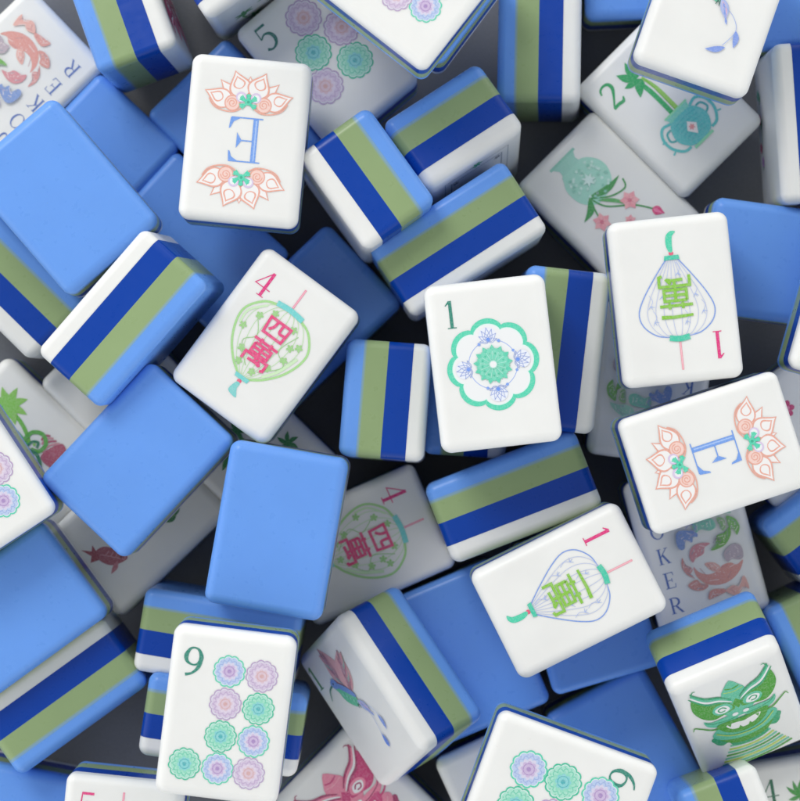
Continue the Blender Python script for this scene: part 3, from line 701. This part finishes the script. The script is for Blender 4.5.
INFO = {
 'joker_tl': (joker, 'white joker tile with a coral wreath, under the big blue tile at upper left'),
 'blue_small': (None, 'blue-backed tile low in the heap, tucked beside the joker lettering in the upper left'),
 'blue_big': (None, 'large bright blue tile back lying across the heap, cut by the upper left edge'),
 'stand_tl': (art_pink_lion, 'striped tile standing on edge at the top left, its dark end towards the middle'),
 'blue_e_under': (None, 'dark blue tile back sticking out above and left of the upper E tile'),
 'blue_e_low': (None, 'shaded blue tile back sticking out below and left of the upper E tile'),
 'east_left': (east, 'upright white tile with an upside-down blue letter E between two coral lotuses'),
 'five': (art_five, 'white tile with a green 5 and lavender and green round flowers, lying under another'),
 'flowers_top': (art_topf, 'white tile with round flowers lying on the green 5 tile at the top edge'),
 'green_top': (art_leaves, 'white and navy tile end cut by the top edge, left of the green 5 tile'),
 'blue_top_mid': (None, 'blue tile back barely showing at the top edge, under the cut-off flower tile'),
 'stand_top': (None, 'striped tile standing on its long edge at the top edge, right of the middle'),
 'blue_top_r': (None, 'blue tile back at the top edge, just left of the bird-tail tile'),
 'bird_top': (art_bird2, 'white tile with the blue tail of a bird, lying over the green 2 tile'),
 'two': (two_bamboo, 'white tile with a green 2, bamboo stems and a turquoise two-handled vase'),
 'blue_tr': (None, 'blue tile back in the upper right corner, behind the bird-tail tile'),
 'stand_r': (side_flowers, 'white and navy tile standing on edge, cut by the right edge near the top'),
 'vase': (vase, 'white tile with a pale green vase and pink flowers on green stems'),
 'end_c1': (framed, 'striped tile on end, topmost of the three striped ones in the upper middle'),
 'stand_c2': (None, 'striped tile on its long edge, lowest of the three striped ones in the upper middle'),
 'end_c0': (None, 'striped tile on end, leftmost of the three striped ones, touching the green 5 tile'),
 'blue_mid': (None, 'shaded blue tile back low in the heap, behind the pink 4 lantern tile'),
 'four': (art_four, 'bright white tile with a pink 4 and a green lantern, lying on top'),
 'stand_l1': (None, 'striped tile leaning over another, its white stripe at upper left, left of the bright 4'),
 'stand_l0': (None, 'striped tile on edge cut by the left edge, its lower end under another striped tile'),
 'white_blank': (None, 'white tile showing only one plain corner, left under the leaning striped tile'),
 'plant_l': (bamboo_bird, 'shaded white tile with bright green leaves and a dull red blossom at the left edge'),
 'blue_l': (None, 'large blue tile back turned like a diamond, covering the fish tile, left of centre'),
 'fish': (fish, 'shaded white tile with a dull red fish, half hidden under the blue diamond-turned tile'),
 'bamboo_low': (art_leaves, 'dim white tile with dark green leaves, mostly hidden between two blue tile backs'),
 'flowers_l': (art_leftf, 'white tile with round pastel flowers, a corner of it reaching in from the left edge'),
 'blue_c': (None, 'large blue tile back lying nearly upright just left of centre, over the shaded 4 tile'),
 'blue_bl': (None, 'blue tile back cut by the left edge, between the flower tile and a striped tile'),
 'four_low': (art_four, 'shaded white tile with a pink 4 and green lantern turned sideways, low in the heap'),
 'end_mid': (None, 'small striped tile standing on end, left of the tile with the green ring'),
 'one_dot': (one_dot, 'white tile with a green 1 and a large scalloped green ring of lotuses'),
 'stand_dot_r': (None, 'striped tile on edge partly hidden behind the right side of the green-ring tile'),
 'stand_dot_under': (None, 'striped tile almost wholly hidden under the bottom of the green-ring tile'),
 'one_wan_r': (art_one, 'white tile with an upside-down blue lantern and pink 1, on the right side'),
 'blue_r': (None, 'blue tile back cut by the right edge, beside the upside-down lantern tile'),
 'joker_low': (joker, 'dim upside-down joker tile under the lower end of the upside-down lantern tile'),
 'east_r': (east, 'white tile with a sideways blue letter E between coral lotuses, at the right edge'),
 'joker_r': (joker, 'shaded upright joker tile below the sideways E tile, its letters running down'),
 'gray_r': (pink_plant, 'dim white tile with pink marks at the right edge, under the sideways E tile'),
 'white_edge_r': (None, 'white tile corner with navy side at the right edge, above the sideways E tile'),
 'stand_rb': (None, 'striped tile corner at the right edge, just below the sideways E tile'),
 'stand_rb2': (None, 'striped tile on edge cut by the right edge, just right of the green lion tile'),
 'lion': (art_green_lion, 'leaning white tile with a green lion dance head and stripes along its upper end'),
 'bamboo_br': (bamboo4, 'white tile with a dark green numeral and leaves in the lower right corner'),
 'stand_b': (None, 'striped tile on edge cut by the bottom edge, below the green lion tile'),
 'blue_b1': (None, 'shaded blue tile back between the green lion tile and the green 6 tile'),
 'blue_b2': (None, 'dark blue tile back under the lower edge of the sideways blue lantern tile'),
 'stand_c3': (None, 'striped tile on its long edge, just below the green-ring tile'),
 'one_wan_b': (art_one, 'white tile with a sideways blue lantern and pink 1, in the lower middle'),
 'blue_b3': (None, 'large shaded blue tile back in the lower middle, behind the hummingbird tile'),
 'bird': (art_bird1, 'leaning white tile with a hummingbird and a thin green 1'),
 'stand_9a': (None, 'striped tile on edge just above the green 9 tile, under the upright blue one'),
 'stand_9b': (None, 'striped tile whose two ends show left and right of the green 9 tile'),
 'nine': (art_nine, 'bright white tile with a green 9 and nine round pastel flowers'),
 'five_wan': (art_fivew, 'white tile with a cut-off pink 5 at the bottom edge, left of the 9 tile'),
 'blue_corner': (None, 'blue tile back in the bottom left corner'),
 'stand_bl': (None, 'striped tile on edge at the lower left, its white stripe uppermost'),
 'lion_low': (art_pink_lion, 'shaded white tile with a pink lion dance head at the bottom edge'),
 'six': (art_six, 'white tile with a sideways green 6 and round flowers at the bottom edge'),
 'gray_b': (None, 'plain shaded white tile wedged between the hummingbird tile and the green 6 tile'),
}
first = None
for key, (x, y, z, qw, qx, qy, qz) in POSE.items():
    art, label = INFO[key]
    if first is None:
        t = bpy.data.objects.new('mahjong_tile', None); COL.objects.link(t); first = t
        for n, me in LAYER_MESH:
            o = bpy.data.objects.new(n, me); COL.objects.link(o); o.parent = t
        layers = [bpy.data.objects[n] for n, me in LAYER_MESH]
    else:
        t = first.copy(); COL.objects.link(t)
        var = VARIANTS[rnd_.randrange(5)]
        for c, (_, vm) in zip(layers, var):
            d = c.copy(); d.data = vm; COL.objects.link(d); d.parent = t
    t.rotation_mode = 'QUATERNION'; t.rotation_quaternion = (qw, qx, qy, qz); t.location = (x, y, z)
    t.empty_display_size = .3
    t['label'] = label; t['category'] = 'mahjong tile'; t['group'] = 'mahjong tiles heaped in a loose pile'
    if art: art(t)

# ------------------------------------------------------------------ the surface under the heap
me = bpy.data.meshes.new('tabletop')
me.from_pydata([(-60, -60, 0), (60, -60, 0), (60, 60, 0), (-60, 60, 0), (-60, -60, -2), (60, -60, -2), (60, 60, -2), (-60, 60, -2)], [],
               [(0, 1, 2, 3), (7, 6, 5, 4), (0, 4, 5, 1), (1, 5, 6, 2), (2, 6, 7, 3), (3, 7, 4, 0)])
top = bpy.data.objects.new('tabletop', me); COL.objects.link(top); top['kind'] = 'structure'
m = bpy.data.materials.new('slate_grey_surface'); m.use_nodes = True
nt = m.node_tree; L = nt.links; b = nt.nodes['Principled BSDF']
tc = node(nt, 'ShaderNodeTexCoord'); n1 = node(nt, 'ShaderNodeTexNoise', Scale=14.0, Detail=8.0); n2 = node(nt, 'ShaderNodeTexNoise', Scale=.5, Detail=3.0)
L.new(tc.outputs['Object'], n1.inputs['Vector']); L.new(tc.outputs['Object'], n2.inputs['Vector'])
cr = node(nt, 'ShaderNodeValToRGB'); cr.color_ramp.elements[0].color = (.12, .127, .142, 1); cr.color_ramp.elements[1].color = (.23, .235, .25, 1)
ad = node(nt, 'ShaderNodeMath', operation='AVERAGE' if False else 'ADD'); hf = node(nt, 'ShaderNodeMath', operation='MULTIPLY'); hf.inputs[1].default_value = .5
L.new(n1.outputs['Fac'], ad.inputs[0]); L.new(n2.outputs['Fac'], ad.inputs[1]); L.new(ad.outputs[0], hf.inputs[0]); L.new(hf.outputs[0], cr.inputs[0])
L.new(cr.outputs[0], b.inputs['Base Color']); b.inputs['Roughness'].default_value = .7
me.materials.append(m)

# ------------------------------------------------------------------ light: one big soft window high above the top edge, shaped ambient glow
w = bpy.data.worlds.new('World'); sc.world = w; w.use_nodes = True
wn = w.node_tree; WL = wn.links; bg = wn.nodes['Background']; bg.inputs[0].default_value = (.95, .97, 1, 1)
# ambient glow shaped brighter at the horizon, dimmer overhead, to deepen shade between tiles
g = node(wn, 'ShaderNodeTexCoord'); sz = node(wn, 'ShaderNodeSeparateXYZ'); WL.new(g.outputs['Generated'], sz.inputs[0])
mr = node(wn, 'ShaderNodeMapRange'); mr.inputs['From Min'].default_value = .05; mr.inputs['From Max'].default_value = .95
mr.inputs['To Min'].default_value = 1.7; mr.inputs['To Max'].default_value = .44
WL.new(sz.outputs['Z'], mr.inputs['Value']); WL.new(mr.outputs[0], bg.inputs[1])
def area(name, loc, size, power, colour, target=(0, 0, 3)):
    d = bpy.data.lights.new(name, 'AREA'); d.shape = 'SQUARE'; d.size = size; d.energy = power; d.color = colour
    o = bpy.data.objects.new(name, d); COL.objects.link(o); o.location = loc
    o.rotation_euler = (Vector(target) - Vector(loc)).to_track_quat('-Z', 'Y').to_euler()
area('window_light', (-46, 76, 86), 44, 58000, (1, .985, .96))

cam = bpy.data.cameras.new('camera'); co = bpy.data.objects.new('camera', cam); COL.objects.link(co)
co.location = (0, 0, 56); cam.sensor_width = 36; cam.lens = 36*2210/800.5; cam.clip_start = 1; cam.clip_end = 500
cam.dof.use_dof = True; cam.dof.focus_distance = 50.6; cam.dof.aperture_fstop = .16
sc.camera = co
sc.view_settings.view_transform = 'Standard'; sc.view_settings.look = 'None'; sc.view_settings.exposure = 0; sc.view_settings.gamma = 1
sc.cycles.use_denoising = True; sc.cycles.max_bounces = 8
